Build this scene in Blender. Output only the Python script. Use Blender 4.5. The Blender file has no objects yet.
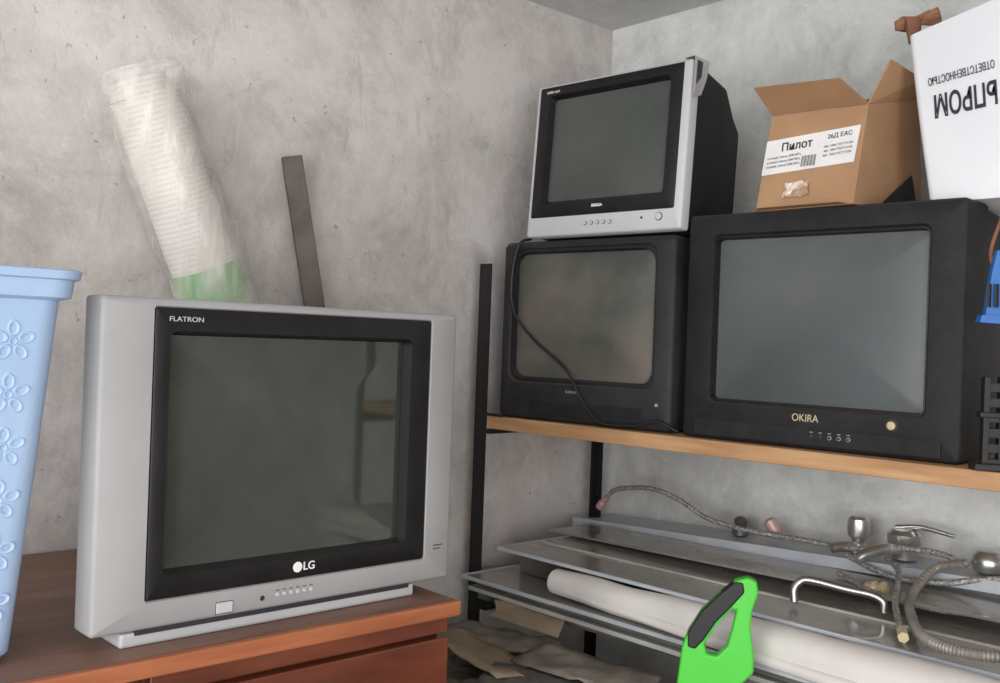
import bpy, bmesh, math, random
from mathutils import Vector, Matrix, noise as mn
random.seed(7)
scene = bpy.context.scene
try:
    scene.view_settings.view_transform = 'Standard'
except Exception:
    pass

# ------------------------------------------------------------ helpers
def lin(r, g, b):
    f = lambda c: (c/255/12.92) if c/255 <= 0.04045 else ((c/255+0.055)/1.055)**2.4
    return (f(r), f(g), f(b), 1)

def mat(name, col, rough=0.5, metal=0.0, col2=None, nscale=8, ramp=(0.4, 0.65), detail=6,
        bump=0.0, bscale=60, stretch=(1, 1, 1), alpha=1.0, trans=0.0, coat=0.0, spec=0.5, rough2=None, dust=None):
    m = bpy.data.materials.new(name); m.use_nodes = True
    nt = m.node_tree; N = nt.nodes; L = nt.links
    b = N['Principled BSDF']
    b.inputs['Base Color'].default_value = col
    b.inputs['Roughness'].default_value = rough
    b.inputs['Metallic'].default_value = metal
    b.inputs['Alpha'].default_value = alpha
    b.inputs['Transmission Weight'].default_value = trans
    b.inputs['Coat Weight'].default_value = coat
    b.inputs['Specular IOR Level'].default_value = spec
    tc = N.new('ShaderNodeTexCoord'); mp = N.new('ShaderNodeMapping')
    L.new(tc.outputs['Object'], mp.inputs['Vector']); mp.inputs['Scale'].default_value = stretch
    n = N.new('ShaderNodeTexNoise'); n.inputs['Scale'].default_value = nscale; n.inputs['Detail'].default_value = detail
    L.new(mp.outputs[0], n.inputs['Vector'])
    r = N.new('ShaderNodeValToRGB'); r.color_ramp.elements[0].position = ramp[0]; r.color_ramp.elements[1].position = ramp[1]
    if col2 is None: col2 = tuple(min(1, c*1.15+0.002) for c in col[:3])+(1,)
    r.color_ramp.elements[0].color = col; r.color_ramp.elements[1].color = col2
    L.new(n.outputs['Fac'], r.inputs[0])
    out = r.outputs[0]
    if dust:
        # settled dust: fine speckle plus thicker film on upward facing surfaces
        dcol, amt = dust
        dn = N.new('ShaderNodeTexNoise'); dn.inputs['Scale'].default_value = 22; dn.inputs['Detail'].default_value = 12; dn.inputs['Roughness'].default_value = 0.8
        L.new(tc.outputs['Object'], dn.inputs['Vector'])
        dr = N.new('ShaderNodeMapRange'); dr.inputs['From Min'].default_value = 0.4; dr.inputs['From Max'].default_value = 0.75; dr.inputs['To Max'].default_value = amt
        L.new(dn.outputs['Fac'], dr.inputs['Value'])
        ge = N.new('ShaderNodeNewGeometry'); sp_ = N.new('ShaderNodeSeparateXYZ'); L.new(ge.outputs['Normal'], sp_.inputs[0])
        ur = N.new('ShaderNodeMapRange'); ur.inputs['From Min'].default_value = 0.3; ur.inputs['From Max'].default_value = 1.0; ur.inputs['To Max'].default_value = amt*2.5
        L.new(sp_.outputs['Z'], ur.inputs['Value'])
        ad = N.new('ShaderNodeMath'); ad.operation = 'ADD'; ad.use_clamp = True; L.new(dr.outputs[0], ad.inputs[0]); L.new(ur.outputs[0], ad.inputs[1])
        mx = N.new('ShaderNodeMix'); mx.data_type = 'RGBA'; L.new(ad.outputs[0], mx.inputs[0]); L.new(out, mx.inputs[6]); mx.inputs[7].default_value = dcol
        out = mx.outputs[2]
    L.new(out, b.inputs['Base Color'])
    if rough2 is not None:
        mr = N.new('ShaderNodeMapRange'); mr.inputs['To Min'].default_value = rough; mr.inputs['To Max'].default_value = rough2
        L.new(n.outputs['Fac'], mr.inputs['Value']); L.new(mr.outputs[0], b.inputs['Roughness'])
    if bump > 0:
        n2 = N.new('ShaderNodeTexNoise'); n2.inputs['Scale'].default_value = bscale; n2.inputs['Detail'].default_value = 4
        L.new(mp.outputs[0], n2.inputs['Vector'])
        bp = N.new('ShaderNodeBump'); bp.inputs['Strength'].default_value = bump; bp.inputs['Distance'].default_value = 0.01
        L.new(n2.outputs['Fac'], bp.inputs['Height']); L.new(bp.outputs[0], b.inputs['Normal'])
    return m

def plaster(name, base, light, dark, seed=0.0, stain=0.6):
    m = bpy.data.materials.new(name); m.use_nodes = True
    nt = m.node_tree; N = nt.nodes; L = nt.links; b = N['Principled BSDF']
    b.inputs['Roughness'].default_value = 0.85; b.inputs['Specular IOR Level'].default_value = 0.2
    tc = N.new('ShaderNodeTexCoord'); mp = N.new('ShaderNodeMapping'); mp.inputs['Location'].default_value = (seed, seed, seed)
    L.new(tc.outputs['Object'], mp.inputs['Vector'])
    def noise(s, d, dist=0.0, ro=0.65, vec=None):
        n = N.new('ShaderNodeTexNoise'); n.inputs['Scale'].default_value = s; n.inputs['Detail'].default_value = d
        n.inputs['Roughness'].default_value = ro; n.inputs['Distortion'].default_value = dist
        L.new(vec or mp.outputs[0], n.inputs['Vector']); return n
    def ramp(src, p0, p1, c0=(0, 0, 0, 1), c1=(1, 1, 1, 1)):
        r = N.new('ShaderNodeValToRGB'); r.color_ramp.elements[0].position = p0; r.color_ramp.elements[1].position = p1
        r.color_ramp.elements[0].color = c0; r.color_ramp.elements[1].color = c1
        L.new(src, r.inputs[0]); return r
    def mix(a, fac, scale, colr):
        mu = N.new('ShaderNodeMath'); mu.operation = 'MULTIPLY'; mu.inputs[1].default_value = scale; L.new(fac, mu.inputs[0])
        mx = N.new('ShaderNodeMix'); mx.data_type = 'RGBA'; L.new(mu.outputs[0], mx.inputs[0]); L.new(a, mx.inputs[6])
        mx.inputs[7].default_value = colr; return mx.outputs[2]
    o = ramp(noise(2.2, 10, 0.3, 0.7).outputs['Fac'], 0.40, 0.60, base, light).outputs[0]
    o = mix(o, ramp(noise(5, 14, 0.4, 0.75).outputs['Fac'], 0.50, 0.70).outputs[0], stain*0.8, dark)
    o = mix(o, ramp(noise(17, 12, 0.2, 0.8).outputs['Fac'], 0.53, 0.66).outputs[0], stain*0.55, tuple(min(1, c*1.10) for c in light[:3])+(1,))
    mp2 = N.new('ShaderNodeMapping'); mp2.inputs['Scale'].default_value = (1, 3.0, 0.8); mp2.inputs['Rotation'].default_value = (0.5, 0, 0)
    L.new(mp.outputs[0], mp2.inputs['Vector'])
    o = mix(o, ramp(noise(4, 8, 1.0, 0.65, mp2.outputs[0]).outputs['Fac'], 0.60, 0.72).outputs[0], 0.35, dark)
    o = mix(o, ramp(noise(11, 6, 0.8, 0.7).outputs['Fac'], 0.68, 0.76).outputs[0], 0.5, tuple(c*0.7 for c in dark[:3])+(1,))
    o = mix(o, ramp(noise(45, 3, 0.3).outputs['Fac'], 0.68, 0.73).outputs[0], 0.5, tuple(c*0.5 for c in dark[:3])+(1,))
    L.new(o, b.inputs['Base Color'])
    bp = N.new('ShaderNodeBump'); bp.inputs['Strength'].default_value = 0.4; bp.inputs['Distance'].default_value = 0.010
    L.new(noise(22, 12, 0.3, 0.7).outputs['Fac'], bp.inputs['Height']); L.new(bp.outputs[0], b.inputs['Normal'])
    return m

def wood(name, c1, c2, rough=0.4, scale=6, stretch=(8, 1, 8), coat=0.0):
    return mat(name, c1, rough, col2=c2, nscale=scale, ramp=(0.35, 0.7), stretch=stretch, detail=8, coat=coat)

def root(name, loc=(0, 0, 0), rot=(0, 0, 0)):
    e = bpy.data.objects.new(name, None); e.empty_display_size = 0.05
    e.location = loc; e.rotation_euler = rot
    scene.collection.objects.link(e); return e

def mk(name, verts, faces, m, parent=None, smooth=35, mats=None, idx=None):
    me = bpy.data.meshes.new(name); me.from_pydata([tuple(v) for v in verts], [], faces)
    bm = bmesh.new(); bm.from_mesh(me); bmesh.ops.recalc_face_normals(bm, faces=bm.faces); bm.to_mesh(me); bm.free()
    for mm in (mats or [m]): me.materials.append(mm)
    if idx:
        for p, i in zip(me.polygons, idx): p.material_index = i
    if smooth:
        for p in me.polygons: p.use_smooth = True
        me.set_sharp_from_angle(angle=math.radians(smooth))
    o = bpy.data.objects.new(name, me); scene.collection.objects.link(o)
    if parent: o.parent = parent
    return o

def bevel(o, w=0.003, seg=2):
    md = o.modifiers.new('bevel', 'BEVEL'); md.width = w; md.segments = seg; md.limit_method = 'ANGLE'; return o

def boxdata(x0, x1, y0, y1, z0, z1):
    v = [(x0, y0, z0), (x1, y0, z0), (x1, y1, z0), (x0, y1, z0), (x0, y0, z1), (x1, y0, z1), (x1, y1, z1), (x0, y1, z1)]
    f = [(0, 3, 2, 1), (4, 5, 6, 7), (0, 1, 5, 4), (1, 2, 6, 5), (2, 3, 7, 6), (3, 0, 4, 7)]
    return v, f

def boxes(name, lst, m, parent=None, bev=0.002):
    V = []; F = []
    for bx in lst:
        v, f = boxdata(*bx); n = len(V); V += v; F += [tuple(i+n for i in q) for q in f]
    o = mk(name, V, F, m, parent, smooth=None)
    if bev: bevel(o, bev)
    return o

def hexa(name, V, m, parent=None, bev=0.0015):
    f = [(0, 3, 2, 1), (4, 5, 6, 7), (0, 1, 5, 4), (1, 2, 6, 5), (2, 3, 7, 6), (3, 0, 4, 7)]
    o = mk(name, V, f, m, parent, smooth=None)
    if bev: bevel(o, bev)
    return o

def rrect(x0, z0, x1, z1, r, n=5):
    P = []
    for cx, cz, a0 in ((x1-r, z0+r, -90), (x1-r, z1-r, 0), (x0+r, z1-r, 90), (x0+r, z0+r, 180)):
        for i in range(n+1):
            a = math.radians(a0+90*i/n); P.append((cx+r*math.cos(a), cz+r*math.sin(a)))
    return P

def loft(name, loops, m, parent=None, cap0=False, cap1=False, smooth=35, mats=None, idxf=None):
    n = len(loops[0]); V = [p for l in loops for p in l]; F = []; I = []
    for k in range(len(loops)-1):
        for i in range(n):
            j = (i+1) % n
            F.append((k*n+i, k*n+j, (k+1)*n+j, (k+1)*n+i)); I.append(idxf(k) if idxf else 0)
    if cap0: F.append(tuple(range(n))); I.append(idxf(0) if idxf else 0)
    if cap1: F.append(tuple((len(loops)-1)*n+i for i in range(n))); I.append(idxf(len(loops)-2) if idxf else 0)
    return mk(name, V, F, m, parent, smooth, mats, I)

def xz(P, y): return [(x, y, z) for x, z in P]
def xy(P, z): return [(x, y, z) for x, y in P]

def frame(name, out, inn, m, parent, yf=0.0, yb=0.05, ro=0.012, ri=0.012, rec=0.018, e=0.004, slope=0.008):
    x0, z0, x1, z1 = out; a0, b0, a1, b1 = inn
    loops = [xz(rrect(a0, b0, a1, b1, ri), yf+rec),
             xz(rrect(a0-slope, b0-slope, a1+slope, b1+slope, ri+slope*0.6), yf),
             xz(rrect(x0+e, z0+e, x1-e, z1-e, max(ro-e, 0.001)), yf),
             xz(rrect(x0+e*0.3, z0+e*0.3, x1-e*0.3, z1-e*0.3, ro), yf+e*0.4),
             xz(rrect(x0, z0, x1, z1, ro), yf+e),
             xz(rrect(x0, z0, x1, z1, ro), yb)]
    return loft(name, loops, m, parent)

def screen(name, r4, m, parent, y=0.015, bulge=0.01, rad=0.02):
    x0, z0, x1, z1 = r4; cx, cz = (x0+x1)/2, (z0+z1)/2
    P = rrect(x0, z0, x1, z1, rad, 6); loops = []
    for k in (1.0, 0.92, 0.8, 0.65, 0.5, 0.35, 0.2, 0.05):
        loops.append([(cx+(x-cx)*k, y-bulge*(1-k*k), cz+(z-cz)*k) for x, z in P])
    return loft(name, loops, m, parent, cap1=True, smooth=60)

def shell(name, W, H, D, y0, m, parent, tx=0.22, tt=0.14, tb=0.02, ins=0.005, mid=0.45):
    loops = []
    for t, y in ((0, y0), (0.0, y0+0.03), (0.18, y0+(D-y0)*mid), (0.75, y0+(D-y0)*0.8), (1.0, D-0.01), (1.06, D)):
        loops.append(xz(rrect(ins+W*tx*t, ins*0.5+H*tb*t, W-ins-W*tx*t, H-ins-H*tt*t, 0.02), y))
    return loft(name, loops, m, parent, cap1=True, cap0=True)

def disc(name, c, r, h, m, parent, axis='y', n=24, dome=False):
    loops = []
    for k, yy in ((1, 0), (1, -h*0.7), (0.85, -h), (0.5, -h*(1.15 if dome else 1)), (0.05, -h*(1.2 if dome else 1))):
        loops.append([(c[0]+r*k*math.cos(2*math.pi*i/n), c[1]+yy, c[2]+r*k*math.sin(2*math.pi*i/n)) for i in range(n)])
    return loft(name, loops, m, parent, cap1=True)

def catmull(P, k=8):
    P = [Vector(p) for p in P]; Q = [P[0]*2-P[1]]+P+[P[-1]*2-P[-2]]; out = []
    for i in range(1, len(Q)-2):
        for j in range(k):
            t = j/k; a, b, c, d = Q[i-1:i+3]
            out.append(0.5*((2*b)+(c-a)*t+(2*a-5*b+4*c-d)*t*t+(3*b-a-3*c+d)*t**3))
    out.append(Q[-2]); return out

def tube(name, P, rad, m, parent=None, n=14, k=8, caps=True, wob=0.0, wfreq=8.0, flat=1.0, smooth=50):
    pts = catmull(P, k) if len(P) > 2 or k > 1 else [Vector(p) for p in P]
    loops = []; up = Vector((0.13, 0.21, 0.97)).normalized()
    T0 = (pts[1]-pts[0]).normalized(); A = T0.cross(up)
    if A.length < 0.1: A = T0.cross(Vector((1, 0, 0)))
    A.normalize()
    for i, p in enumerate(pts):
        T = (pts[min(i+1, len(pts)-1)]-pts[max(i-1, 0)]).normalized()
        A = (A-T*A.dot(T)).normalized(); B = T.cross(A)
        r = rad(i/(len(pts)-1)) if callable(rad) else rad
        lp = []
        for j in range(n):
            a = 2*math.pi*j/n; d = A*math.cos(a)+B*math.sin(a)*flat
            rr = r
            if wob: rr += wob*mn.noise((p+d*0.1)*wfreq)
            lp.append(p+d*rr)
        loops.append(lp)
    return loft(name, loops, m, parent, cap0=caps, cap1=caps, smooth=smooth)

def txt(name, body, size, loc, m, parent=None, ex=(1, 0, 0), ey=(0, 0, 1), align='CENTER', bold=0.0, ext=0.0004, sx=1.0):
    cu = bpy.data.curves.new(name, 'FONT'); cu.body = body; cu.size = size; cu.align_x = align; cu.align_y = 'CENTER'
    cu.extrude = ext; cu.offset = bold; cu.materials.append(m)
    o = bpy.data.objects.new(name, cu); scene.collection.objects.link(o)
    ex = Vector(ex).normalized(); ey = Vector(ey).normalized(); ez = ex.cross(ey)
    M = Matrix(((ex.x*sx, ey.x, ez.x, loc[0]), (ex.y*sx, ey.y, ez.y, loc[1]), (ex.z*sx, ey.z, ez.z, loc[2]), (0, 0, 0, 1)))
    if parent: o.parent = parent
    o.matrix_local = M
    return o

# ------------------------------------------------------------ materials
DUSTC = lin(120, 114, 106)
M_wl = plaster('plaster_left', lin(190, 183, 179), lin(217, 212, 209), lin(140, 133, 131), 3.1, 0.6)
M_wb = plaster('plaster_back', lin(196, 197, 195), lin(228, 230, 227), lin(150, 151, 151), 8.4, 0.55)
M_ceil = plaster('plaster_ceiling', lin(205, 204, 203), lin(225, 225, 224), lin(165, 165, 165), 1.2, 0.4)
M_floor = mat('concrete', lin(130, 125, 118), 0.85, col2=lin(160, 154, 145), nscale=5, bump=0.3)
M_silver = mat('silver_plastic', lin(156, 155, 156), 0.6, metal=0.1, col2=lin(166, 165, 166), nscale=4, spec=0.25)
M_silver2 = mat('silver_plastic_light', lin(188, 189, 192), 0.55, metal=0.1, col2=lin(198, 199, 202), nscale=4, spec=0.3)
M_blackgl = mat('black_gloss', lin(20, 19, 21), 0.38, col2=lin(26, 25, 27), nscale=10, spec=0.3, dust=(DUSTC, 0.04))
M_black = mat('black_plastic', lin(24, 24, 27), 0.55, col2=lin(32, 32, 35), nscale=5, bump=0.05, bscale=300, rough2=0.7, spec=0.28, dust=(DUSTC, 0.07))
M_blackd = mat('dark_grey_plastic', lin(33, 33, 37), 0.6, col2=lin(44, 45, 48), nscale=4, bump=0.05, bscale=300, spec=0.28, dust=(DUSTC, 0.11))
M_bodyg = mat('body_dark', lin(60, 60, 62), 0.55, col2=lin(72, 72, 74), nscale=5)
M_scrL = mat('crt_glass', lin(44, 48, 43), 0.05, col2=lin(56, 59, 53), nscale=2, spec=0.55, coat=0.35, dust=(DUSTC, 0.05))
M_scrO = mat('crt_glass_grey', lin(72, 78, 79), 0.22, col2=lin(90, 94, 95), nscale=2, dust=(DUSTC, 0.08))
M_scrM = mat('crt_glass_dusty', lin(66, 70, 65), 0.38, col2=lin(112, 104, 97), nscale=4, ramp=(0.35, 0.72), detail=3, dust=(lin(140, 132, 124), 0.16))
M_scrS = mat('crt_glass_small', lin(66, 71, 69), 0.22, col2=lin(80, 84, 81), nscale=3, dust=(DUSTC, 0.08))
M_white = mat('white_print', lin(225, 225, 225), 0.5)
M_gold = mat('gold_print', lin(190, 175, 140), 0.4)
M_dark = mat('dark_print', lin(40, 40, 45), 0.6)
M_bluebin = mat('blue_polypropylene', lin(160, 185, 218), 0.5, col2=lin(170, 194, 225), nscale=4, spec=0.3)
M_card = mat('cardboard', lin(164, 128, 95), 0.8, col2=lin(180, 142, 107), nscale=6, bump=0.08, bscale=90)
M_cardin = mat('cardboard_inner', lin(146, 110, 79), 0.85, col2=lin(162, 124, 91), nscale=6)
M_whitebox = mat('white_carton', lin(222, 225, 230), 0.6, col2=lin(232, 234, 238), nscale=3, bump=0.1, bscale=6)
M_steelb = mat('black_steel', lin(16, 16, 18), 0.6, col2=lin(26, 25, 26), nscale=14)
M_board = wood('pine_board', lin(166, 124, 86), lin(194, 154, 112), 0.65, 5, (1, 10, 10))
M_chrome = mat('chrome', lin(215, 214, 212), 0.22, metal=0.9, col2=lin(225, 224, 222))
M_braid = mat('braided_steel', lin(128, 126, 122), 0.4, metal=0.4, col2=lin(206, 204, 200), nscale=180, bump=0.4, bscale=400)
M_glass = mat('dusty_panel', lin(112, 112, 107), 0.12, col2=lin(150, 148, 141), nscale=4, rough2=0.4, stretch=(0.5, 2, 1), spec=0.8, coat=0.4, dust=(lin(165, 160, 152), 0.18))
M_alu = mat('aluminium', lin(184, 191, 198), 0.45, metal=0.2, col2=lin(202, 207, 212), nscale=6)
M_sheetl = mat('light_sheet', lin(188, 187, 182), 0.5, col2=lin(158, 155, 149), nscale=4)
M_paper = mat('paper_white', lin(222, 218, 214), 0.7, col2=lin(206, 200, 196), nscale=4)
M_dust = mat('dusty_tarp', lin(98, 90, 82), 0.75, col2=lin(142, 133, 123), nscale=9, bump=0.5, bscale=18)
M_dust2 = mat('dusty_dark_panel', lin(88, 87, 84), 0.35, col2=lin(118, 115, 110), nscale=6)
M_tan = mat('old_cardboard', lin(136, 118, 97), 0.85, col2=lin(158, 142, 120), nscale=6)
M_green = mat('green_plastic', lin(66, 190, 52), 0.4, col2=lin(74, 200, 60), nscale=3)
M_rubber = mat('black_rubber', lin(20, 22, 25), 0.55)
M_blue = mat('blue_plastic', lin(40, 100, 170), 0.4, col2=lin(50, 112, 185), nscale=4)
M_cord = mat('black_cord', lin(24, 24, 26), 0.5)

# ------------------------------------------------------------ room
RX, RY, RZ = 4.2, -4.4, 2.46
boxes('floor', [(-0.1, RX+0.1, RY-0.1, 0.1, -0.1, 0)], M_floor, bev=0)
boxes('ceiling', [(-0.1, RX+0.1, RY-0.1, 0.1, RZ, RZ+0.1)], M_ceil, bev=0)
boxes('wall_left', [(-0.1, 0, RY, 0.0, 0, RZ)], M_wl, bev=0)
boxes('wall_back', [(-0.1, RX+0.1, 0, 0.1, 0, RZ)], M_wb, bev=0)
dy0, dy1, dz1 = -4.1, -2.6, 2.15  # invented opening behind the camera, cut for the added fill lamp
boxes('wall_right', [(RX, RX+0.1, RY, dy0, 0, RZ), (RX, RX+0.1, dy1, 0, 0, RZ), (RX, RX+0.1, dy0, dy1, dz1, RZ)], M_wl, bev=0)
boxes('fill_opening_frame', [(RX+0.102, RX+0.14, dy0, dy0+0.06, 0, dz1), (RX+0.102, RX+0.14, dy1-0.06, dy1, 0, dz1), (RX+0.102, RX+0.14, dy0, dy1, dz1-0.06, dz1)], M_white)  # unseen frame, added to dress the opening around the fill lamp
wx0, wx1, wz0, wz1 = 0.5, 3.7, 0.8, 2.3
boxes('wall_front', [(-0.1, wx0, RY-0.1, RY, 0, RZ), (wx1, RX+0.1, RY-0.1, RY, 0, RZ),
                     (wx0, wx1, RY-0.1, RY, 0, wz0), (wx0, wx1, RY-0.1, RY, wz1, RZ)], M_wl, bev=0)
boxes('window_1', [(wx0, wx1, RY-0.09, RY-0.05, wz0, wz0+0.06), (wx0, wx1, RY-0.09, RY-0.05, wz1-0.06, wz1),
                   (wx0, wx0+0.06, RY-0.09, RY-0.05, wz0, wz1), (wx1-0.06, wx1, RY-0.09, RY-0.05, wz0, wz1),
                   (2.07, 2.13, RY-0.09, RY-0.05, wz0, wz1)], M_white)

# ------------------------------------------------------------ cabinet
cab = root('wooden_cabinet')
M_ctop = mat('cabinet_top', lin(108, 70, 54), 0.5, col2=lin(134, 95, 77), nscale=5, stretch=(6, 1, 1), coat=0.05, rough2=0.6, dust=(lin(140, 118, 104), 0.08))
M_cedge = wood('cabinet_edge', lin(148, 84, 54), lin(174, 106, 70), 0.45, 5, (10, 1, 10))
M_cdoor = wood('cabinet_door', lin(88, 42, 28), lin(128, 66, 42), 0.3, 4, (6, 1, 5), coat=0.35)
M_clight = wood('cabinet_light', lin(190, 128, 68), lin(208, 148, 84), 0.4, 4, (6, 6, 1))
boxes('top_board', [(0.02, 0.742, -2.35, -1.165, 1.030, 1.055)], M_ctop, cab, 0.002)
boxes('top_edge_band', [(0.7425, 0.757, -2.35, -1.165, 1.030, 1.0555)], M_cedge, cab, 0.003)
boxes('carcass', [(0.02, 0.72, -2.33, -1.185, 0.06, 1.030)], M_cdoor, cab)
boxes('rail', [(0.722, 0.738, -1.70, -1.178, 1.000, 1.026)], M_cdoor, cab)
boxes('door_right_panel', [(0.722, 0.742, -1.70, -1.178, 0.10, 0.993)], M_cdoor, cab, 0.003)
boxes('door_left_panel', [(0.722, 0.742, -2.33, -1.712, 0.10, 1.02)], M_clight, cab, 0.003)
boxes('plinth', [(0.06, 0.69, -2.30, -1.20, 0.0, 0.06)], M_cdoor, cab)

# ------------------------------------------------------------ big silver television
tv = root('crt_television', (0.700, -1.770, 1.078), (0, 0, math.radians(91.2)))
W, H = 0.632, 0.466
o_ = 0.014
pan = (0.062+o_, 0.040, 0.560+o_, 0.453); scr = (0.092+o_, 0.078, 0.512+o_, 0.414)
frame('bezel', (0, 0, W, H), pan, M_silver, tv, 0, 0.055, 0.006, 0.004, 0.004, 0.006, 0.002)
frame('inner_panel', pan, scr, M_blackgl, tv, 0.001, 0.03, 0.004, 0.006, 0.022, 0.002, 0.006)
screen('screen', scr, M_scrL, tv, 0.020, 0.002, 0.006)
shell('back_shell', W, H, 0.42, 0.05, M_silver, tv, 0.24, 0.2, 0.03, 0.022, 0.25)
boxes('stand', [(0.03+o_, 0.545+o_, 0.006, 0.16, -0.0228, -0.002)], M_silver2, tv, 0.004)
boxes('stand_slot', [(0.05+o_, 0.53+o_, 0.0025, 0.01, -0.006, 0.001)], M_dark, tv, 0)
txt('logo_text', 'LG', 0.018, (0.327+o_, -0.0005, 0.0575), M_white, tv, bold=0.0002)
disc('logo_disc', (0.307+o_, 0.001, 0.0575), 0.0082, 0.001, M_white, tv)
txt('series_text', 'FLATRON', 0.0100, (0.108+o_, -0.0005, 0.437), M_silver2, tv, sx=1.2)
for i in range(6):
    disc('button_%d' % (i+1), (0.272+o_+i*0.012, 0.0, 0.020), 0.0030, 0.002, M_silver2, tv)
    boxes('button_mark_%d' % (i+1), [(0.269+o_+i*0.012, 0.275+o_+i*0.012, -0.0004, 0.0, 0.026, 0.0272)], M_dark, tv, 0)
boxes('power_button', [(0.170+o_, 0.196+o_, -0.002, 0.002, 0.006, 0.022)], M_silver2, tv, 0.001)
boxes('power_button_gap', [(0.169+o_, 0.197+o_, -0.0004, 0.002, 0.005, 0.023)], M_bodyg, tv, 0)
disc('ir_window', (0.246+o_, 0.0, 0.018), 0.004, 0.0005, M_dark, tv)
boxes('sticker_1', [(0.580+o_, 0.600+o_, -0.0004, 0.0, 0.060, 0.062), (0.580+o_, 0.595+o_, -0.0004, 0.0, 0.054, 0.056)], M_bodyg, tv, 0)

# ------------------------------------------------------------ black television with label
tv = root('crt_television', (0.709, -0.513, 1.310), (0, 0, math.radians(4.2)))
W, H = 0.583, 0.478
scr = (0.069, 0.086, 0.510, 0.424)
frame('bezel', (0, 0, W, H), (0.063, 0.080, 0.516, 0.431), M_black, tv, 0, 0.10, 0.010, 0.014, 0.006, 0.006, 0.004)
frame('inner_bezel', (0.061, 0.078, 0.518, 0.433), scr, M_blackgl, tv, 0.006, 0.03, 0.01, 0.010, 0.016, 0.001, 0.003)
screen('screen', scr, M_scrO, tv, 0.020, 0.007, 0.010)
shell('back_shell', W, H, 0.43, 0.095, M_black, tv, 0.12, 0.02, 0.02, 0.003, 0.5)
boxes('lower_strip', [(0.03, 0.55, -0.004, 0.004, 0.006, 0.040)], M_black, tv, 0.003)
txt('logo_text', 'OKIRA', 0.021, (0.286, -0.0008, 0.060), M_gold, tv, sx=0.9)
disc('power_ring', (0.459, 0.0, 0.060), 0.013, 0.002, M_blackd, tv)
disc('power_button', (0.459, -0.002, 0.060), 0.008, 0.003, M_gold, tv, dome=True)
for i in range(5):
    disc('jack_%d' % (i+1), (0.302+i*0.019, -0.004, 0.026), 0.0042, 0.001, M_silver if i > 1 else M_dark, tv)
    disc('jack_hole_%d' % (i+1), (0.302+i*0.019, -0.005, 0.026), 0.0032, 0.0006, M_dark, tv)
    boxes('jack_mark_%d' % (i+1), [(0.299+i*0.019, 0.305+i*0.019, -0.0046, -0.004, 0.0335, 0.035)], M_silver, tv, 0)

# ------------------------------------------------------------ old middle television
tv = root('crt_television', (0.158, -0.557, 1.310), (0, 0, math.radians(5.7)))
W, H = 0.514, 0.443
scr = (0.040, 0.105, 0.455, 0.412)
frame('bezel', (0, 0, W, H), (0.032, 0.094, 0.464, 0.422), M_blackd, tv, 0, 0.09, 0.016, 0.03, 0.006, 0.010, 0.004)
frame('inner_bezel', (0.030, 0.092, 0.466, 0.424), scr, M_black, tv, 0.005, 0.03, 0.028, 0.035, 0.015, 0.001, 0.004)
screen('screen', scr, M_scrM, tv, 0.018, 0.018, 0.028)
shell('back_shell', W, H, 0.41, 0.085, M_blackd, tv, 0.18, 0.22, 0.02, 0.01, 0.4)
boxes('control_flap', [(0.10, 0.44, -0.003, 0.004, 0.012, 0.050)], M_black, tv, 0.003)
txt('logo_text', 'SHIVAKI', 0.010, (0.235, -0.001, 0.074), M_silver, tv)
disc('power_button', (0.478, 0.0, 0.060), 0.004, 0.003, M_silver, tv)
tube('hanging_cord', [(0.075, 0.02, 0.452), (0.062, -0.012, 0.435), (0.044, -0.014, 0.36), (0.052, -0.013, 0.27), (0.12, -0.014, 0.20),
                      (0.225, -0.013, 0.13), (0.275, -0.012, 0.06), (0.325, -0.008, 0.012), (0.37, -0.010, 0.006), (0.43, -0.012, 0.010), (0.49, -0.012, 0.024), (0.54, -0.006, 0.006)],
     0.0035, M_cord, tv, n=8)

# ------------------------------------------------------------ small silver television on top
tv = root('crt_television', (0.257, -0.575, 1.759), (math.radians(-4.0), 0, math.radians(4.4)))
W, H = 0.450, 0.377
pan = (0.009, 0.048, 0.428, 0.372); scr = (0.048, 0.088, 0.388, 0.342)
frame('bezel', (0, 0, W, H), pan, M_silver2, tv, 0, 0.030, 0.006, 0.004, 0.004, 0.005, 0.002)
frame('inner_panel', pan, scr, M_blackgl, tv, 0.001, 0.03, 0.004, 0.008, 0.016, 0.002, 0.008)
screen('screen', scr, M_scrS, tv, 0.016, 0.004, 0.008)
shell('back_shell', W, H, 0.30, 0.03, M_black, tv, 0.11, 0.18, 0.05, 0.002, 0.5)
txt('logo_text', 'ERISSA', 0.009, (0.215, -0.0008, 0.067), M_white, tv, bold=0.0003, sx=1.2)
txt('model_text', 'SUPER SLIM', 0.008, (0.052, -0.0008, 0.358), M_white, tv)
for i in range(5):
    disc('button_%d' % (i+1), (0.185+i*0.018, 0.0, 0.026), 0.005, 0.002, M_bodyg, tv)
    disc('button_cap_%d' % (i+1), (0.185+i*0.018, -0.001, 0.026), 0.0038, 0.002, M_silver2, tv)
disc('power_ring', (0.392, 0.0, 0.030), 0.0095, 0.002, M_bodyg, tv)
disc('power_button', (0.392, -0.001, 0.030), 0.0080, 0.003, M_silver2, tv)
disc('ir_window', (0.345, 0.0, 0.030), 0.003, 0.001, M_dark, tv)
mk('torn_corner_tape', [(0.428, -0.001, 0.379), (0.455, 0.0, 0.381), (0.474, 0.03, 0.372), (0.466, 0.035, 0.335), (0.458, 0.03, 0.30), (0.453, 0.004, 0.29), (0.43, 0.04, 0.383), (0.462, 0.012, 0.35)],
   [(0, 1, 6), (1, 2, 6), (1, 7, 2), (7, 3, 2), (1, 5, 7), (7, 5, 4, 3)], M_silver, tv, smooth=None)
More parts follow.
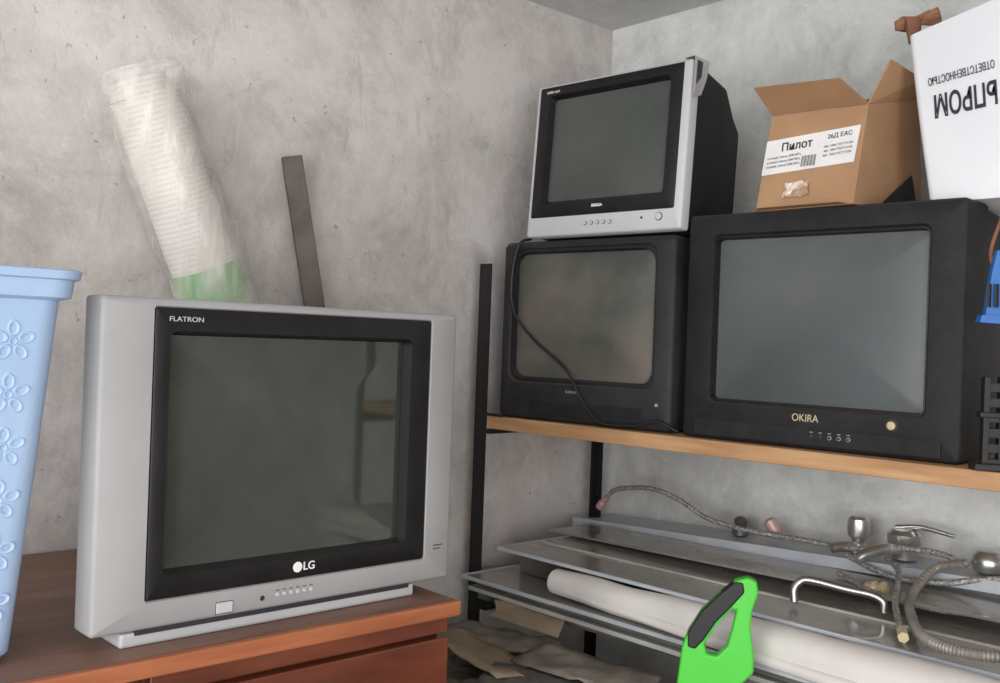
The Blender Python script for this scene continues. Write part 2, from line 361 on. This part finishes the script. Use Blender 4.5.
mk('torn_gap', [(0.4600, 0.004, 0.372), (0.4665, 0.016, 0.368), (0.4645, 0.016, 0.335), (0.4585, 0.006, 0.318)], [(0, 1, 2, 3)], M_dark, tv, smooth=None)

# ------------------------------------------------------------ rack
rk = root('shelving_rack', (0.13, -0.57, 0), (0, 0, math.radians(3.0)))
boxes('shelf_board', [(0, 1.62, 0, 0.46, 1.276, 1.309)], M_board, rk, 0.002)
boxes('post_1', [(-0.045, -0.004, 0.0, 0.004, 0, 1.70), (-0.045, -0.041, 0.0, 0.035, 0, 1.70)], M_steelb, rk, 0)
boxes('post_2', [(-0.014, 0.010, 0.462, 0.466, 0, 1.29), (-0.014, -0.010, 0.44, 0.466, 0, 1.29)], M_steelb, rk, 0)
boxes('post_3', [(1.624, 1.656, 0.0, 0.004, 0, 1.70), (1.652, 1.656, 0.0, 0.03, 0, 1.70)], M_steelb, rk, 0)
boxes('post_4', [(1.624, 1.656, 0.455, 0.459, 0, 1.29), (1.652, 1.656, 0.43, 0.459, 0, 1.29)], M_steelb, rk, 0)
boxes('cross_rails', [(-0.004, 0.012, 0.0, 0.45, 1.262, 1.274), (-0.03, 0.06, -0.005, -0.001, 1.309, 1.316), (1.60, 1.624, 0.0, 0.45, 1.245, 1.274),
                      (-0.004, 0.02, 0.0, 0.45, 0.81, 0.838), (1.60, 1.624, 0.0, 0.45, 0.81, 0.838)], M_steelb, rk, 0.001)
boxes('lower_board', [(0, 1.62, -0.01, 0.455, 0.84, 0.862)], M_dust2, rk, 0.002)

# ------------------------------------------------------------ blue laundry bin
bn = root('laundry_bin')
def binloop(t, z, ex=0.0, n=6):
    x1 = 0.67+0.045*t+ex; x0 = 0.475-0.045*t-ex; y1 = -1.856+0.038*t+ex; y0 = -2.105-0.045*t-ex
    return xy(rrect(x0, y0, x1, y1, 0.03+ex*0.5, n), z)
z0, z1 = 1.056, 1.572
L = [binloop(0.0, z0, -0.01), binloop(0, z0+0.012), binloop(0.5, (z0+z1)/2), binloop(0.92, z1-0.040), binloop(0.95, z1-0.038, 0.008), binloop(0.95, z1-0.036, 0.012),
     binloop(0.97, z1-0.014, 0.014), binloop(0.97, z1-0.012, 0.020), binloop(1, z1-0.002, 0.021), binloop(1, z1, 0.018), binloop(1, z1, -0.003), binloop(0.5, (z0+z1)/2, -0.004), binloop(0, z0+0.015, -0.006)]
loft('body', L, M_bluebin, bn, cap0=True, cap1=True)
sl = 0.045/0.516
def flower(name, y, z, R):
    V = []; F = []
    def blob(cy, cz, ry, rz, ang, h):
        n0 = len(V); n = 16
        for k, hh in ((1, -0.0006), (0.85, h), (0.6, h*0.8), (0.45, -0.0001)):
            for i in range(n):
                a = 2*math.pi*i/n; u = ry*k*math.cos(a); w = rz*k*math.sin(a)
                yy = cy+u*math.cos(ang)-w*math.sin(ang); zz = cz+u*math.sin(ang)+w*math.cos(ang)
                V.append((0.6703+sl*(zz-1.056)+hh, yy, zz))
        for q in range(3):
            for i in range(n):
                j = (i+1) % n; F.append((n0+q*n+i, n0+q*n+j, n0+(q+1)*n+j, n0+(q+1)*n+i))
    for p in range(5):
        a = math.pi/2+p*2*math.pi/5
        blob(y+R*0.6*math.cos(a), z+R*0.6*math.sin(a), R*0.40, R*0.28, a, 0.0014)
    blob(y, z, R*0.2, R*0.2, 0, 0.0014)
    return mk(name, V, F, M_bluebin, bn, smooth=50)
k = 0
for r in range(6):
    for c in range(3):
        k += 1; flower('embossed_flower_%d' % k, -1.882-0.078*c-0.002*r, 1.478-0.068*r, 0.028)

# ------------------------------------------------------------ wrapped roll
rl = root('wrapped_foam_roll')
M_foam = bpy.data.materials.new('foam_ribbed'); M_foam.use_nodes = True
nt = M_foam.node_tree; b = nt.nodes['Principled BSDF']; b.inputs['Roughness'].default_value = 0.7
tc = nt.nodes.new('ShaderNodeTexCoord'); mp = nt.nodes.new('ShaderNodeMapping'); mp.inputs['Rotation'].default_value = (math.radians(-23), 0, 0)
wv = nt.nodes.new('ShaderNodeTexWave'); wv.bands_direction = 'Z'; wv.inputs['Scale'].default_value = 30; wv.inputs['Distortion'].default_value = 2.0
rp = nt.nodes.new('ShaderNodeValToRGB'); rp.color_ramp.elements[0].color = lin(212, 206, 200); rp.color_ramp.elements[1].color = lin(230, 226, 221)
nt.links.new(tc.outputs['Object'], mp.inputs[0]); nt.links.new(mp.outputs[0], wv.inputs['Vector']); nt.links.new(wv.outputs['Fac'], rp.inputs[0])
nt.links.new(rp.outputs[0], b.inputs['Base Color'])
M_greenlab = mat('green_label', lin(120, 180, 118), 0.5, col2=lin(142, 194, 134), nscale=12)
M_film = mat('clear_film', lin(225, 220, 213), 0.25, alpha=0.20, bump=0.8, bscale=24, stretch=(1, 1, 0.4), col2=lin(245, 240, 235))
# film opacity varies with its creases
nt = M_film.node_tree; n_ = nt.nodes.new('ShaderNodeTexNoise'); n_.inputs['Scale'].default_value = 10; n_.inputs['Detail'].default_value = 6; n_.inputs['Distortion'].default_value = 1.2
tc_ = nt.nodes.new('ShaderNodeTexCoord'); mp_ = nt.nodes.new('ShaderNodeMapping'); mp_.inputs['Scale'].default_value = (1, 1.6, 0.45); mp_.inputs['Rotation'].default_value = (-0.4, 0, 0)
mr_ = nt.nodes.new('ShaderNodeMapRange'); mr_.inputs['From Min'].default_value = 0.40; mr_.inputs['From Max'].default_value = 0.68; mr_.inputs['To Min'].default_value = 0.16; mr_.inputs['To Max'].default_value = 0.55
nt.links.new(tc_.outputs['Object'], mp_.inputs[0]); nt.links.new(mp_.outputs[0], n_.inputs['Vector']); nt.links.new(n_.outputs['Fac'], mr_.inputs['Value'])
nt.links.new(mr_.outputs[0], nt.nodes['Principled BSDF'].inputs['Alpha'])
path = [(0.10, -1.212, 1.066), (0.10, -1.225, 1.25), (0.10, -1.262, 1.44), (0.10, -1.312, 1.565), (0.097, -1.400, 1.775), (0.095, -1.478, 1.960)]
tube('foam_core', path, 0.069, M_foam, rl, n=32)
tube('core_end', [(0.095, -1.478, 1.960), (0.095, -1.484, 1.975), (0.094, -1.491, 1.992)], lambda t: 0.070*(1-0.3*t), M_foam, rl, n=32, wob=0.02, wfreq=18)
tube('green_band', [(0.10, -1.266, 1.45), (0.10, -1.312, 1.565), (0.099, -1.340, 1.632)], 0.0705, M_greenlab, rl, n=32, caps=False)
tube('film_wrap', [(0.104, -1.266, 1.44), (0.104, -1.306, 1.565), (0.101, -1.398, 1.775), (0.099, -1.480, 1.965), (0.098, -1.500, 2.014)],
     lambda t: (0.083+0.001*t) if t < 0.9 else 0.084-0.012*(t-0.9)/0.1, M_film, rl, n=64, k=14, caps=False, wob=0.014, wfreq=12)
tube('film_loose', [(0.085, -1.212, 1.44), (0.080, -1.240, 1.565), (0.075, -1.325, 1.75), (0.07, -1.43, 1.93)],
     lambda t: 0.046-0.03*t, M_film, rl, n=40, k=14, caps=False, wob=0.02, wfreq=14)

# ------------------------------------------------------------ leaning steel bar
M_rust = mat('brown_steel', lin(70, 63, 59), 0.5, metal=0.3, col2=lin(94, 86, 80), nscale=10)
br = root('leaning_steel_bar')
pt, pb = Vector((0.030, -1.106, 1.905)), Vector((0.120, -0.742, 0.004))
ax = (pt-pb).normalized(); side = Vector((0.45, 0.9, 0)); side = (side-ax*side.dot(ax)).normalized(); dp = ax.cross(side)
V = []
for p in (pb, pt):
    for s, d in ((-1, -1), (1, -1), (1, 1), (-1, 1)):
        V.append(p+side*0.023*s+dp*0.012*d)
hexa('square_tube', V, M_rust, br, 0.0015)

# ------------------------------------------------------------ open cardboard box
cb = root('cardboard_box')
zt = 1.7892
B = [Vector(p) for p in ((0.862, -0.492, zt), (1.080, -0.492, zt), (1.088, -0.225, zt), (0.873, -0.225, zt))]
T = [Vector(p) for p in ((0.870, -0.455, 1.993), (1.086, -0.458, 1.986), (1.094, -0.262, 2.03), (0.876, -0.250, 2.03))]
def panel(name, q, m, th=0.004, parent=cb):
    q = [Vector(p) for p in q]; nrm = (q[1]-q[0]).cross(q[3]-q[0]).normalized()*th
    return hexa(name, [p for p in q]+[p+nrm for p in q], m, parent, 0.0008)
panel('side_front', (B[0], B[1], T[1], T[0]), M_card, -0.004)
panel('side_right', (B[1], B[2], T[2], T[1]), M_card, -0.004)
panel('side_back', (B[2], B[3], T[3], T[2]), M_card, -0.004)
panel('side_left', (B[3], B[0], T[0], T[3]), M_card, -0.004)
panel('bottom', (B[0], B[1], B[2], B[3]), M_cardin, 0.003)
panel('flap_front', (T[0], T[1], (1.046, -0.500, 2.034), (0.852, -0.500, 2.046)), M_cardin, -0.003)
panel('flap_right', (T[1], T[2], (1.118, -0.30, 2.060), (1.114, -0.428, 2.074)), M_card, -0.003)
panel('flap_back', (T[2], T[3], (0.89, -0.20, 2.06), (1.06, -0.215, 2.065)), M_cardin, -0.003)
fe = (T[0]-B[0]).normalized(); fx = Vector((1, 0, 0)); fn = fx.cross(fe)
if fn.y > 0: fn = -fn
def fp(u, v, off=0.0014): return B[0]+fx*(0.214*u)+(T[0]-B[0])*v+fn*off
lab = [fp(0.0, 0.37), fp(0.96, 0.41), fp(0.97, 0.77), fp(0.0, 0.73)]
mk('shipping_label', lab, [(0, 1, 2, 3)], M_white, cb, smooth=None)
ly = (fx*0.985+fe*0.045).normalized(); lu = (fe-ly*fe.dot(ly)).normalized()
O3 = 0.0026
txt('label_title', 'Пилот', 0.024, fp(0.34, 0.645, O3), M_dark, cb, ex=ly, ey=lu, bold=0.0003, ext=0.0002)
txt('label_code', '26Д ЕАС', 0.013, fp(0.78, 0.695, O3), M_dark, cb, ex=ly, ey=lu, ext=0.0002)
for i in range(3):
    txt('label_line_%d' % (i+1), 'сетевой фильтр 220В 50Гц', 0.0062, fp(0.22, 0.545-0.045*i, O3), M_dark, cb, ex=ly, ey=lu, ext=0.0001)
    txt('label_note_%d' % (i+1), 'арт. 1045 ГОСТ 51322', 0.0062, fp(0.78, 0.60-0.045*i, O3), M_dark, cb, ex=ly, ey=lu, ext=0.0001)
for i in range(14):
    u = 0.42+i*0.011; w = 0.003 if i % 3 else 0.006
    mk('barcode_%d' % (i+1), [fp(u, 0.42, O3), fp(u+w, 0.42, O3), fp(u+w, 0.53, O3), fp(u, 0.53, O3)], [(0, 1, 2, 3)], M_dark, cb, smooth=None)
M_tape = mat('packing_tape', lin(176, 146, 118), 0.15, col2=lin(226, 214, 198), nscale=40, ramp=(0.5, 0.58))
V = []; F = []
for i in range(7):
    for j in range(5):
        V.append(fp(0.28+0.26*i/6+0.02*random.random(), 0.10+0.15*j/4+0.02*random.random(), 0.003+0.005*random.random()))
for i in range(6):
    for j in range(4):
        F.append((i*5+j, (i+1)*5+j, (i+1)*5+j+1, i*5+j+1))
mk('tape_patch', V, F, M_tape, cb, smooth=None)
mk('bottom_flap_front', [fp(0.0, 0.0, 0.003), fp(0.97, 0.0, 0.003), fp(0.93, -0.005, 0.02), fp(0.10, -0.01, 0.026)], [(0, 1, 2, 3)], M_cardin, cb, smooth=None)
mk('print_mark', [(1.088, -0.40, 1.798), (1.0918, -0.25, 1.798), (1.0935, -0.285, 1.872)], [(0, 1, 2)], M_dark, cb, smooth=None)

# ------------------------------------------------------------ white carton
wc = root('white_carton')
loops = []
for t in [i/12 for i in range(13)]:
    z = 1.790+t*0.324
    x0 = 1.192-0.052*t; x1 = 1.44+0.03*t
    P = rrect(x0, -0.42-0.004*math.sin(t*3.1), x1, -0.13, 0.014, 4)
    loops.append([(x, y, z+max(0, (x-x0))*0.22*t) for x, y in P])
loft('carton', loops, M_whitebox, wc, cap0=True, cap1=True, smooth=40)
txt('large_print', 'ЬПРОМ', 0.058, (1.198, -0.4255, 1.972), M_dark, wc, ex=(-1, 0, -0.10), ey=(0.10, 0, -1), align='RIGHT', bold=0.0012, sx=0.55)
txt('small_print', 'ОТВЕТСТВЕННОСТЬЮ', 0.021, (1.186, -0.4255, 2.018), M_dark, wc, ex=(-1, 0, -0.12), ey=(0.12, 0, -1), align='RIGHT', sx=0.52)
M_brn = mat('brown_fabric', lin(120, 80, 58), 0.8, col2=lin(146, 102, 76), nscale=20)
tube('brown_cap', [(1.106, -0.40, 2.146), (1.13, -0.395, 2.148), (1.155, -0.39, 2.150), (1.185, -0.385, 2.156)],
     lambda t: 0.010+0.002*math.sin(t*9), M_brn, wc, n=14, wob=0.008, wfreq=40)
tube('brown_cap_neck', [(1.140, -0.40, 2.150), (1.142, -0.400, 2.130), (1.148, -0.405, 2.108)], lambda t: 0.016-0.005*t, M_brn, wc, n=12, wob=0.006, wfreq=40)

# ------------------------------------------------------------ blue clamp hanging at right
cl = root('blue_spring_clamp')
tube('hanging_string', [(1.345, -0.43, 1.792), (1.338, -0.455, 1.74), (1.330, -0.468, 1.69), (1.337, -0.47, 1.655)], 0.0035, M_brn, cl, n=8)
tube('string_2', [(1.350, -0.435, 1.792), (1.356, -0.46, 1.735), (1.345, -0.47, 1.66)], 0.0035, M_tan, cl, n=8)
def poly(name, pts, th, m, parent, o, ex, ey, hole=None, bev=0.002):
    o = Vector(o); ex = Vector(ex).normalized(); ey = Vector(ey).normalized(); nn = ex.cross(ey)
    bm = bmesh.new()
    def ring(P):
        vs = [bm.verts.new(o+ex*x+ey*y+nn*(th/2)) for x, y in P]
        return [bm.edges.new((vs[i], vs[(i+1) % len(vs)])) for i in range(len(vs))]
    E = ring(pts)
    if hole: E += ring(hole)
    bmesh.ops.triangle_fill(bm, use_beauty=True, use_dissolve=False, edges=E)
    r = bmesh.ops.extrude_face_region(bm, geom=bm.faces[:])
    for v in [g for g in r['geom'] if isinstance(g, bmesh.types.BMVert)]: v.co -= nn*th
    bmesh.ops.recalc_face_normals(bm, faces=bm.faces)
    me = bpy.data.meshes.new(name); bm.to_mesh(me); bm.free(); me.materials.append(m)
    ob = bpy.data.objects.new(name, me); scene.collection.objects.link(ob); ob.parent = parent
    if bev: bevel(ob, bev, 3)
    return ob
poly('clamp_jaw', [(-0.012, -0.06), (0.04, -0.065), (0.045, 0.02), (0.03, 0.06), (0.005, 0.062), (-0.002, 0.03), (-0.006, 0)], 0.018, M_blue, cl,
     (1.338, -0.48, 1.627), (0.75, 0.66, 0), (0, 0, 1))
poly('clamp_foot', [(-0.022, -0.064), (0.03, -0.066), (0.03, -0.050), (-0.018, -0.05)], 0.026, M_blue, cl, (1.338, -0.48, 1.627), (0.75, 0.66, 0), (0, 0, 1))
boxes('clamp_slots', [(1.339+0.009*i, 1.343+0.009*i, -0.500+0.008*i, -0.492+0.008*i, 1.59, 1.63) for i in range(3)], M_dark, cl, 0)

pbk = root('plastic_bracket', (1.352, -0.495, 1.3102), (0, 0, math.radians(40)))
boxes('strip', [(-0.016, -0.006, -0.01, 0.01, 0, 0.16), (0.010, 0.034, -0.01, 0.01, 0, 0.16)]+[(-0.008, 0.012, -0.009, 0.009, 0.004+0.026*i, 0.020+0.026*i) for i in range(6)], M_rubber, pbk, 0.001)
boxes('base', [(-0.03, 0.05, -0.02, 0.02, 0.0, 0.012), (-0.022, 0.04, -0.012, 0.012, 0.09, 0.10)], M_rubber, pbk, 0.002)

# ------------------------------------------------------------ sheets on lower shelf
st = root('sheet_stack')
def sheet(name, x0, x1, y0, y1, z, th, m, yaw=0.0, slope=0.0, parent=st):
    o = boxes(name, [(0, x1-x0, 0, y1-y0, -th, 0)], m, parent, 0.0008)
    o.location = (x0, y0, z); o.rotation_euler = (0, -slope, yaw); return o
sheet('board_base', 0.16, 1.72, -0.60, -0.13, 0.874, 0.010, M_tan, 0.02)
sheet('panel_white', 0.15, 1.72, -0.630, -0.16, 0.884, 0.010, M_sheetl, 0.004)
sheet('panel_dark', 0.17, 1.72, -0.615, -0.16, 0.897, 0.010, M_dust2, 0.0)
sheet('panel_glass_low', 0.145, 1.72, -0.640, -0.18, 0.910, 0.006, M_glass, 0.010)
sheet('panel_glass_low_rim', 0.145, 1.72, -0.645, -0.640, 0.912, 0.009, M_alu, 0.010)
sheet('panel_low_endcap', 0.140, 0.146, -0.645, -0.19, 0.913, 0.009, M_alu, 0.010)
sheet('inner_pile', 0.20, 1.70, -0.50, -0.13, 0.976, 0.064, M_dust2, 0.005)
sheet('panel_top', 0.225, 1.74, -0.600, -0.15, 0.990, 0.006, M_glass, 0.02)
sheet('panel_top_edge', 0.225, 1.74, -0.604, -0.598, 0.992, 0.008, M_alu, 0.02)
sheet('panel_top_endcap', 0.222, 0.228, -0.60, -0.15, 0.992, 0.008, M_alu, 0.02)
sheet('panel_top_trim', 0.24, 1.72, -0.47, -0.464, 0.995, 0.005, M_sheetl, 0.04)
sheet('panel_rear', 0.16, 1.70, -0.36, -0.19, 1.000, 0.006, M_glass, 0.01, 0.02)
sheet('rear_plank', 0.085, 1.72, -0.165, -0.02, 1.000, 0.012, M_alu, 0.0, 0.045)
sheet('rear_plank_lip', 0.075, 1.74, -0.180, -0.166, 1.004, 0.026, M_alu, 0.0, 0.045)
mk('torn_card', [(0.26, -0.655, 0.838), (0.50, -0.66, 0.842), (0.47, -0.60, 0.880), (0.38, -0.61, 0.878), (0.25, -0.63, 0.87), (0.27, -0.64, 0.85)], [(0, 1, 2, 3, 4, 5)], M_tan, st, smooth=None)
pr = root('paper_roll')
tube('outer_roll', [(0.425, -0.592, 0.945), (0.8, -0.602, 0.947), (1.25, -0.622, 0.952), (1.7, -0.635, 0.955)], lambda t: 0.031+0.012*min(1, t*1.6), M_paper, pr, n=28, wob=0.006, wfreq=7)
tube('roll_flap', [(0.425, -0.618, 0.938), (0.8, -0.636, 0.930), (1.25, -0.660, 0.928), (1.7, -0.675, 0.925)], lambda t: 0.006+0.012*t, M_paper, pr, n=16, wob=0.003, wfreq=6)

# ------------------------------------------------------------ plumbing pieces
hs = root('braided_water_hose')
tube('hose', [(0.178, -0.15, 1.072), (0.215, -0.15, 1.100), (0.33, -0.15, 1.118), (0.42, -0.14, 1.10), (0.50, -0.13, 1.065), (0.62, -0.13, 1.052), (0.75, -0.12, 1.052),
              (0.915, -0.135, 1.058), (1.03, -0.145, 1.080), (1.12, -0.15, 1.085), (1.18, -0.17, 1.075)], 0.0065, M_braid, hs, n=10)
tube('end_fitting', [(0.150, -0.15, 1.040), (0.165, -0.15, 1.058), (0.180, -0.15, 1.074)], lambda t: 0.012 if t < 0.5 else 0.009, mat('copper_pink', lin(196, 160, 155), 0.4, metal=0.2), hs, n=8)
hs2 = root('braided_water_hose')
tube('hose', [(1.00, -0.13, 1.060), (1.02, -0.18, 1.060), (1.08, -0.25, 1.05), (1.14, -0.385, 1.025), (1.195, -0.48, 1.01), (1.235, -0.545, 1.006)], 0.0062, M_braid, hs2, n=10)
tube('end_nut', [(1.220, -0.52, 1.008), (1.229, -0.535, 1.007), (1.240, -0.555, 1.006)], 0.010, M_gold, hs2, n=6)
hs3 = root('braided_water_hose')
tube('hose', [(0.92, -0.18, 1.05), (1.05, -0.22, 1.032), (1.15, -0.20, 1.036), (1.25, -0.17, 1.06), (1.40, -0.20, 1.07)], 0.0062, M_braid, hs3, n=10)
hs4 = root('braided_water_hose')
tube('hose', [(0.95, -0.26, 1.025), (1.08, -0.33, 1.015), (1.2, -0.33, 1.012), (1.3, -0.30, 1.014), (1.45, -0.33, 1.014)], 0.006, M_braid, hs4, n=10)
cg = root('corrugated_drain_hose')
cp = [(1.18, -0.16, 1.078), (1.13, -0.20, 1.06), (1.14, -0.32, 1.02), (1.20, -0.44, 1.012), (1.26, -0.53, 1.012), (1.317, -0.575, 1.013), (1.377, -0.565, 1.012), (1.43, -0.50, 1.010), (1.50, -0.40, 1.012)]
tube('hose', cp, lambda t: 0.0088+0.0013*math.sin(t*2*math.pi*85), mat('grey_corrugated', lin(132, 127, 120), 0.4, metal=0.2, col2=lin(156, 150, 142)), cg, n=14, k=56)
sp = root('faucet_spout')
tube('pipe', [(0.975, -0.475, 1.000), (0.972, -0.472, 1.024), (0.980, -0.462, 1.040), (1.00, -0.452, 1.044), (1.06, -0.428, 1.036), (1.105, -0.412, 1.032), (1.125, -0.405, 1.022), (1.128, -0.404, 1.002)],
     0.0078, mat('chrome_pipe', lin(172, 170, 166), 0.28, metal=0.95, col2=lin(186, 184, 180)), sp, n=14)
def turned(name, o, prof, m, parent, axis=(0, 0, 1), n=24):
    o = Vector(o); ax = Vector(axis).normalized(); A = ax.orthogonal().normalized(); Bv = ax.cross(A); loops = []
    for r, h in prof:
        loops.append([o+ax*h+(A*math.cos(2*math.pi*i/n)+Bv*math.sin(2*math.pi*i/n))*r for i in range(n)])
    return loft(name, loops, m, parent, cap0=True, cap1=True)
def plankz(x): return 1.002+0.045*(x-0.085)
M_chr2 = mat('chrome_satin', lin(190, 189, 187), 0.28, metal=0.85, col2=lin(210, 209, 207))
f1 = root('faucet_valve')
turned('valve_body', (0.900, -0.085, plankz(0.905)), [(0.018, 0), (0.024, 0.004), (0.024, 0.02), (0.014, 0.026), (0.016, 0.034), (0.024, 0.042), (0.026, 0.060), (0.024, 0.080), (0.018, 0.086), (0.002, 0.088)], M_chr2, f1)
tube('outlet', [(0.90, -0.10, plankz(0.9)+0.016), (0.885, -0.13, plankz(0.9)+0.018), (0.87, -0.15, plankz(0.9)+0.014)], 0.012, M_chr2, f1)
f2 = root('mixer_faucet')
zz = plankz(1.02)
turned('mixer_body', (1.01, -0.085, zz), [(0.024, 0), (0.030, 0.004), (0.030, 0.03), (0.036, 0.040), (0.037, 0.058), (0.028, 0.068), (0.01, 0.072)], M_chr2, f2)
tube('lever', [(0.995, -0.088, zz+0.070), (1.05, -0.082, zz+0.078), (1.12, -0.078, zz+0.070)], lambda t: 0.017-0.006*t, M_chrome, f2, n=14, flat=0.5)
tube('mixer_spout', [(1.01, -0.10, zz+0.02), (1.00, -0.15, zz+0.03), (0.98, -0.19, zz+0.022), (0.965, -0.21, zz+0.008)], 0.013, M_chr2, f2, n=14)
f3 = root('faucet_valve')
turned('valve_body', (1.20, -0.10, plankz(1.19)), [(0.018, 0), (0.030, 0.006), (0.034, 0.02), (0.032, 0.035), (0.022, 0.048), (0.003, 0.053)], M_chr2, f3)
tube('branch', [(1.19, -0.10, plankz(1.19)+0.02), (1.24, -0.10, plankz(1.24)+0.022), (1.29, -0.10, plankz(1.29)+0.02)], 0.013, M_chr2, f3)
f6 = root('pipe_fitting')
turned('tee', (1.04, -0.30, 1.014), [(0.012, 0), (0.016, 0.003), (0.016, 0.022), (0.011, 0.028), (0.013, 0.045), (0.004, 0.048)], M_gold, f6, axis=(0.8, -0.2, 0.25))
f4 = root('pipe_fitting')
turned('nut', (0.575, -0.08, plankz(0.575)), [(0.016, 0), (0.021, 0.003), (0.021, 0.018), (0.014, 0.023), (0.018, 0.040), (0.010, 0.048), (0.003, 0.05)], mat('dull_steel', lin(110, 108, 106), 0.4, metal=0.6), f4)
f5 = root('pipe_fitting')
turned('nut', (0.69, -0.085, plankz(0.69)+0.010), [(0.012, 0), (0.014, 0.01), (0.017, 0.02), (0.017, 0.045), (0.008, 0.052)], mat('pink_brass', lin(186, 156, 152), 0.4, metal=0.2), f5, axis=(-0.5, -0.1, 0.8))

# ------------------------------------------------------------ green handsaw
sw = root('hand_saw')
so = (0.981, -0.742, 0.990); sx = (0.80, 0.60, 0); sy = Vector((0.10, 0.075, 0.99))
S = 0.00185
def sc(P): return [(x*S, y*S) for x, y in P]
out = [(-30, -52), (-31, -20), (-28, -4), (-18, 18), (-2, 38), (10, 51), (21, 55), (30, 51), (33, 40), (30, 22), (31, 5), (38, -20), (41, -38), (32, -50), (20, -58), (12, -88), (-30, -88)]
hole = [(-10, -14), (-1, 6), (10, 22), (15, 22), (14, 4), (12, -14), (4, -25), (-6, -24)]
poly('handle', sc(out), 0.026, M_green, sw, so, sx, sy, hole=sc(hole), bev=0.005)
grip = [(-28, -4), (-18, 18), (-2, 38), (9, 50), (17, 50), (20, 40), (10, 25), (-2, 9), (-11, -10), (-18, -20), (-26, -18)]
poly('grip_pad', sc(grip), 0.031, M_rubber, sw, so, sx, sy, bev=0.004)
poly('blade', sc([(-24, -70), (8, -70), (4, -96), (-22, -96)]), 0.002, M_chrome, sw, so, sx, sy, bev=0)

# ------------------------------------------------------------ dusty covered pile in front of rack
dp_ = root('tarp_covered_pile')
nx, ny = 90, 44; V = []; F = []
X0, X1, Y0, Y1 = 0.20, 1.50, -1.12, -0.605
for i in range(nx+1):
    for j in range(ny+1):
        u, v = i/nx, j/ny; x = X0+(X1-X0)*u; y = Y0+(Y1-Y0)*v
        e = min(u, 1-u)*(X1-X0); g = min(v, 1-v)*(Y1-Y0); d = min(e, g)
        z = 0.772
        q = Vector((x*5, y*9, 0))
        z += 0.030*(mn.noise(q)) + 0.030*abs(mn.noise(q*2.3)) + 0.012*abs(mn.noise(q*6))
        z *= min(1, (d/0.03)) if d < 0.03 else 1
        V.append((x, y, max(0.0, z)))
for i in range(nx):
    for j in range(ny):
        a = i*(ny+1)+j; F.append((a, a+ny+1, a+ny+2, a+1))
mk('tarp', V, F, M_dust, dp_, smooth=50)
for i, (x, y, z, sx_, sy_, ya, ro_, pi_) in enumerate([(0.36, -0.72, 0.822, 0.30, 0.10, 0.1, 0.10, -0.05), (0.42, -0.83, 0.822, 0.34, 0.12, -0.15, -0.1, 0.03), (0.66, -0.74, 0.83, 0.30, 0.12, 0.15, 0.12, 0.02), (0.62, -0.86, 0.818, 0.2, 0.14, 0.5, 0.05, 0.02)]):
    V = []; F = []
    for a in range(13):
        for b_ in range(7):
            V.append((sx_*(a/12-0.5), sy_*(b_/6-0.5), 0.012*mn.noise(Vector((a*0.5+i*9, b_*0.6, 0)))))
    for a in range(12):
        for b_ in range(6):
            F.append((a*7+b_, (a+1)*7+b_, (a+1)*7+b_+1, a*7+b_+1))
    o = mk('card_scrap_%d' % (i+1), V, F, M_tan if i == 1 else (M_dust2 if i == 3 else M_dust), dp_, smooth=50); o.location = (x, y, z); o.rotation_euler = (ro_, pi_, ya)
    sd = o.modifiers.new('solid', 'SOLIDIFY'); sd.thickness = 0.004

# ------------------------------------------------------------ light
def area(name, loc, rot, sx, sy, e, col):
    l = bpy.data.lights.new(name, 'AREA'); l.shape = 'RECTANGLE'; l.size = sx; l.size_y = sy; l.energy = e; l.color = col
    o = bpy.data.objects.new(name, l); scene.collection.objects.link(o); o.location = loc; o.rotation_euler = rot; return o
area('window_daylight', (2.1, RY-0.02, 1.55), (math.radians(90), 0, 0), 3.1, 1.4, 76, (1.0, 0.995, 0.985))
area('left_wall_fill', (RX-0.005, (dy0+dy1)/2, 1.08), (math.radians(90), 0, math.radians(90)), 1.4, 2.05, 82, (1.0, 0.985, 0.965))  # added fill lamp that brightens the left wall, not a known doorway
w = bpy.data.worlds.new('world'); scene.world = w; w.use_nodes = True
w.node_tree.nodes['Background'].inputs[0].default_value = (0.8, 0.88, 1.0, 1); w.node_tree.nodes['Background'].inputs[1].default_value = 1.0

# ------------------------------------------------------------ camera
cam = bpy.data.cameras.new('camera'); cam.sensor_width = 36; cam.lens = 36; cam.clip_start = 0.02
co = bpy.data.objects.new('camera', cam); scene.collection.objects.link(co)
Fw = Vector((-0.743, 0.669, 0)).normalized(); R0 = Vector((0.669, 0.743, 0)).normalized(); Z = Vector((0, 0, 1))
th = math.radians(2.1)
R = R0*math.cos(th)+Z*math.sin(th); U = Z*math.cos(th)-R0*math.sin(th); K = -Fw
co.matrix_world = Matrix(((R.x, U.x, K.x, 2.059), (R.y, U.y, K.y, -2.271), (R.z, U.z, K.z, 1.5), (0, 0, 0, 1)))
scene.camera = co
